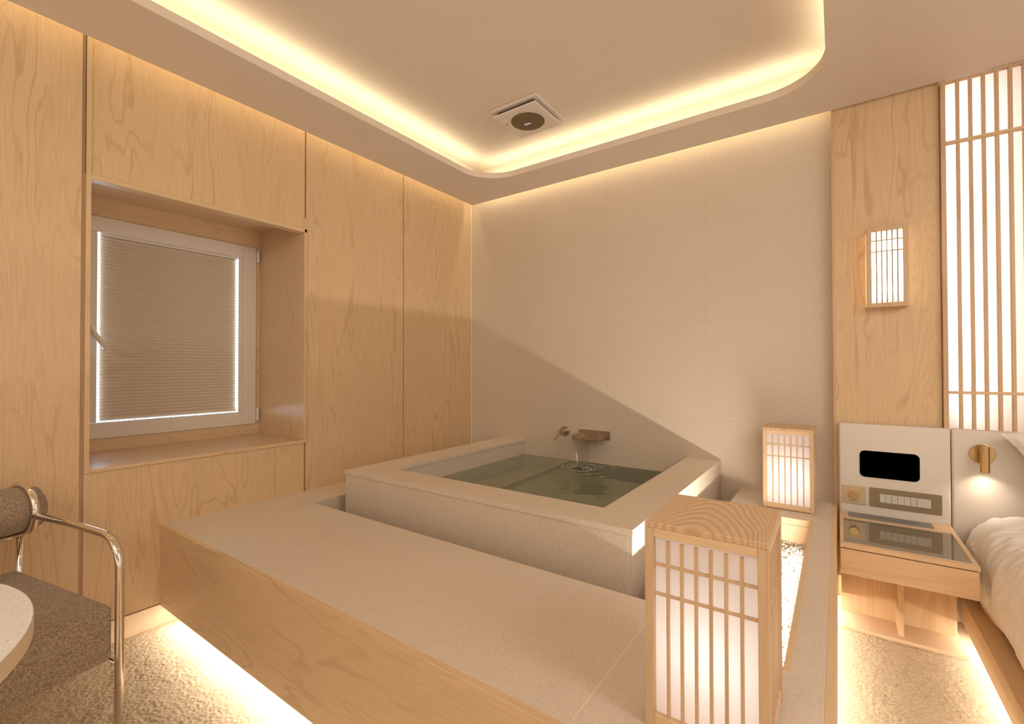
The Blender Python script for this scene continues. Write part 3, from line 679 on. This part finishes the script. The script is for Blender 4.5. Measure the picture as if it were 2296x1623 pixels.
# local axes: +x towards the front, y to the chair's left side ; leg of the left side stands at x=0,y=0
r = .0105; SW = .62
def side(y):
    p = [V((0, y, .006)), V((0, y, .25)), V((0, y, .50))]+arcpts((-.085, y, .545), (1, 0, 0), (0, 0, 1), .085, 0, PI/2, 12)+[V((-.25, y, .632)), V((-.478, y, .628))]
    bm = bmesh.new(); tube(bm, p, r, 18); return bm
for y in (0, -SW): link('arm_and_front_leg', side(y), 'chrome', ch, smooth=True)
HC = V((-.575, 0, .638)); 
for y in (0, -SW):
    bm = bmesh.new(); tube(bm, [HC+V((.094*math.cos(a), y, .080*math.sin(a))) for a in [2*PI*k/40 for k in range(40)]], r, 16, closed=True); link('back_hoop', bm, 'chrome', ch, smooth=True)
    bm = bmesh.new(); tube(bm, [V((-.590, y, .006)), V((-.590, y, .3)), V((-.585, y, .562))], r, 16); link('rear_leg', bm, 'chrome', ch, smooth=True)
    bm = bmesh.new(); tube(bm, [V((-.590, y, .285)), V((-.3, y, .285)), V((0, y, .285))], .008, 12); link('seat_rail', bm, 'chrome', ch, smooth=True)
bm = bmesh.new(); tube(bm, [V((-.575, -SW, .556)), V((-.575, -SW/2, .556)), V((-.575, 0, .556))], .008, 14); link('back_bar', bm, 'chrome', ch, smooth=True)
def bolster():
    bm = bmesh.new(); n = 48; rings = []
    prof = [(-SW-.045, .02), (-SW-.043, .055), (-SW-.034, .072), (-SW-.018, .080), (-SW-.010, .080), (-SW-.0, .074), (-SW+.010, .080), (-SW+.03, .082), (-SW/2, .083), (-.03, .082), (-.010, .080), (0, .074), (.010, .080), (.018, .080), (.034, .072), (.043, .055), (.045, .02)]
    for y, rr in prof: rings.append([bm.verts.new((HC.x+rr*1.05*math.cos(2*PI*k/n), y, HC.z+rr*.90*math.sin(2*PI*k/n))) for k in range(n)])
    for a, b in zip(rings, rings[1:]):
        for k in range(n): bm.faces.new((a[k], a[(k+1) % n], b[(k+1) % n], b[k]))
    bm.faces.new(rings[0][::-1]); bm.faces.new(rings[-1]); return bm
link('back_bolster', bolster(), 'wool', ch, smooth=True)
sc_ = link('seat_cushion', boxes((-.56, -.002, -SW+.014, -.014, .302, .450)), 'wool', ch, .012, True); sc_.modifiers['bevel'].segments = 4
# ------------------------------------------------------------------ table
tt = thing('round_table', 'round white terrazzo table with beige rim in the bottom left corner', 'table', (1.213, -3.03, 0))
def disc(r0, z0, z1, n=96):
    bm = bmesh.new(); cyl(bm, (0, 0, z0), (0, 0, z1), r0, n); return bm
link('table_top', disc(.412, .700, .7015), 'terrazzo', tt)
link('table_rim', disc(.413, .672, .6998), 'edge_beige', tt, .001)
link('pedestal', disc(.03, .015, .672, 32), 'chrome', tt)
link('table_base', disc(.22, 0.006, .018, 64), 'chrome', tt, .002)
# ------------------------------------------------------------------ carpet
def carpet():
    def grid(x0, x1, y0, y1, st):
        nx, ny = int((x1-x0)/st), int((y1-y0)/st); rs = np.random.RandomState(3)
        X, Y = np.meshgrid(np.linspace(x0, x1, nx+1), np.linspace(y0, y1, ny+1))
        h = rs.rand(ny+1, nx+1); h = (h+np.roll(h, 1, 0)+np.roll(h, 1, 1)+np.roll(h, (1, 1), (0, 1)))/4
        big = np.zeros_like(h); bs = rs.rand((ny//9)+3, (nx//9)+3)
        yi = np.linspace(0, bs.shape[0]-2, ny+1); xi = np.linspace(0, bs.shape[1]-2, nx+1); y_, x_ = yi.astype(int)[:, None], xi.astype(int)[None, :]; fy, fx = (yi % 1)[:, None], (xi % 1)[None, :]
        big = (bs[y_, x_]*(1-fx)+bs[y_, x_+1]*fx)*(1-fy)+(bs[y_+1, x_]*(1-fx)+bs[y_+1, x_+1]*fx)*fy
        Zz = .003+.0058*h+.003*big
        Zz[0, :] = Zz[-1, :] = 0; Zz[:, 0] = Zz[:, -1] = 0
        X = X+(rs.rand(*X.shape)-.5)*st*.6; Y = Y+(rs.rand(*X.shape)-.5)*st*.6
        v = np.stack([X, Y, Zz], -1).reshape(-1, 3); i = np.arange((ny+1)*(nx+1)).reshape(ny+1, nx+1)
        f = np.stack([i[:-1, :-1], i[:-1, 1:], i[1:, 1:], i[1:, :-1]], -1).reshape(-1, 4)
        return v, f
    a, fa = grid(.006, 2.20, -3.0, -1.905, .0034); b, fb = grid(2.20, 2.96, -2.4, -.41, .0036)
    v = np.concatenate([a, b]); f = np.concatenate([fa, fb+len(a)])
    me = bpy.data.meshes.new('carpet'); me.from_pydata(v.tolist(), [], f.tolist()); me.materials.append(M['carpet'])
    me.polygons.foreach_set('use_smooth', [True]*len(f))
    o = bpy.data.objects.new('carpet', me); C.objects.link(o); return o
tag(carpet(), 'thick beige nubby carpet on the floor around platform and bed', 'carpet', kind='stuff')
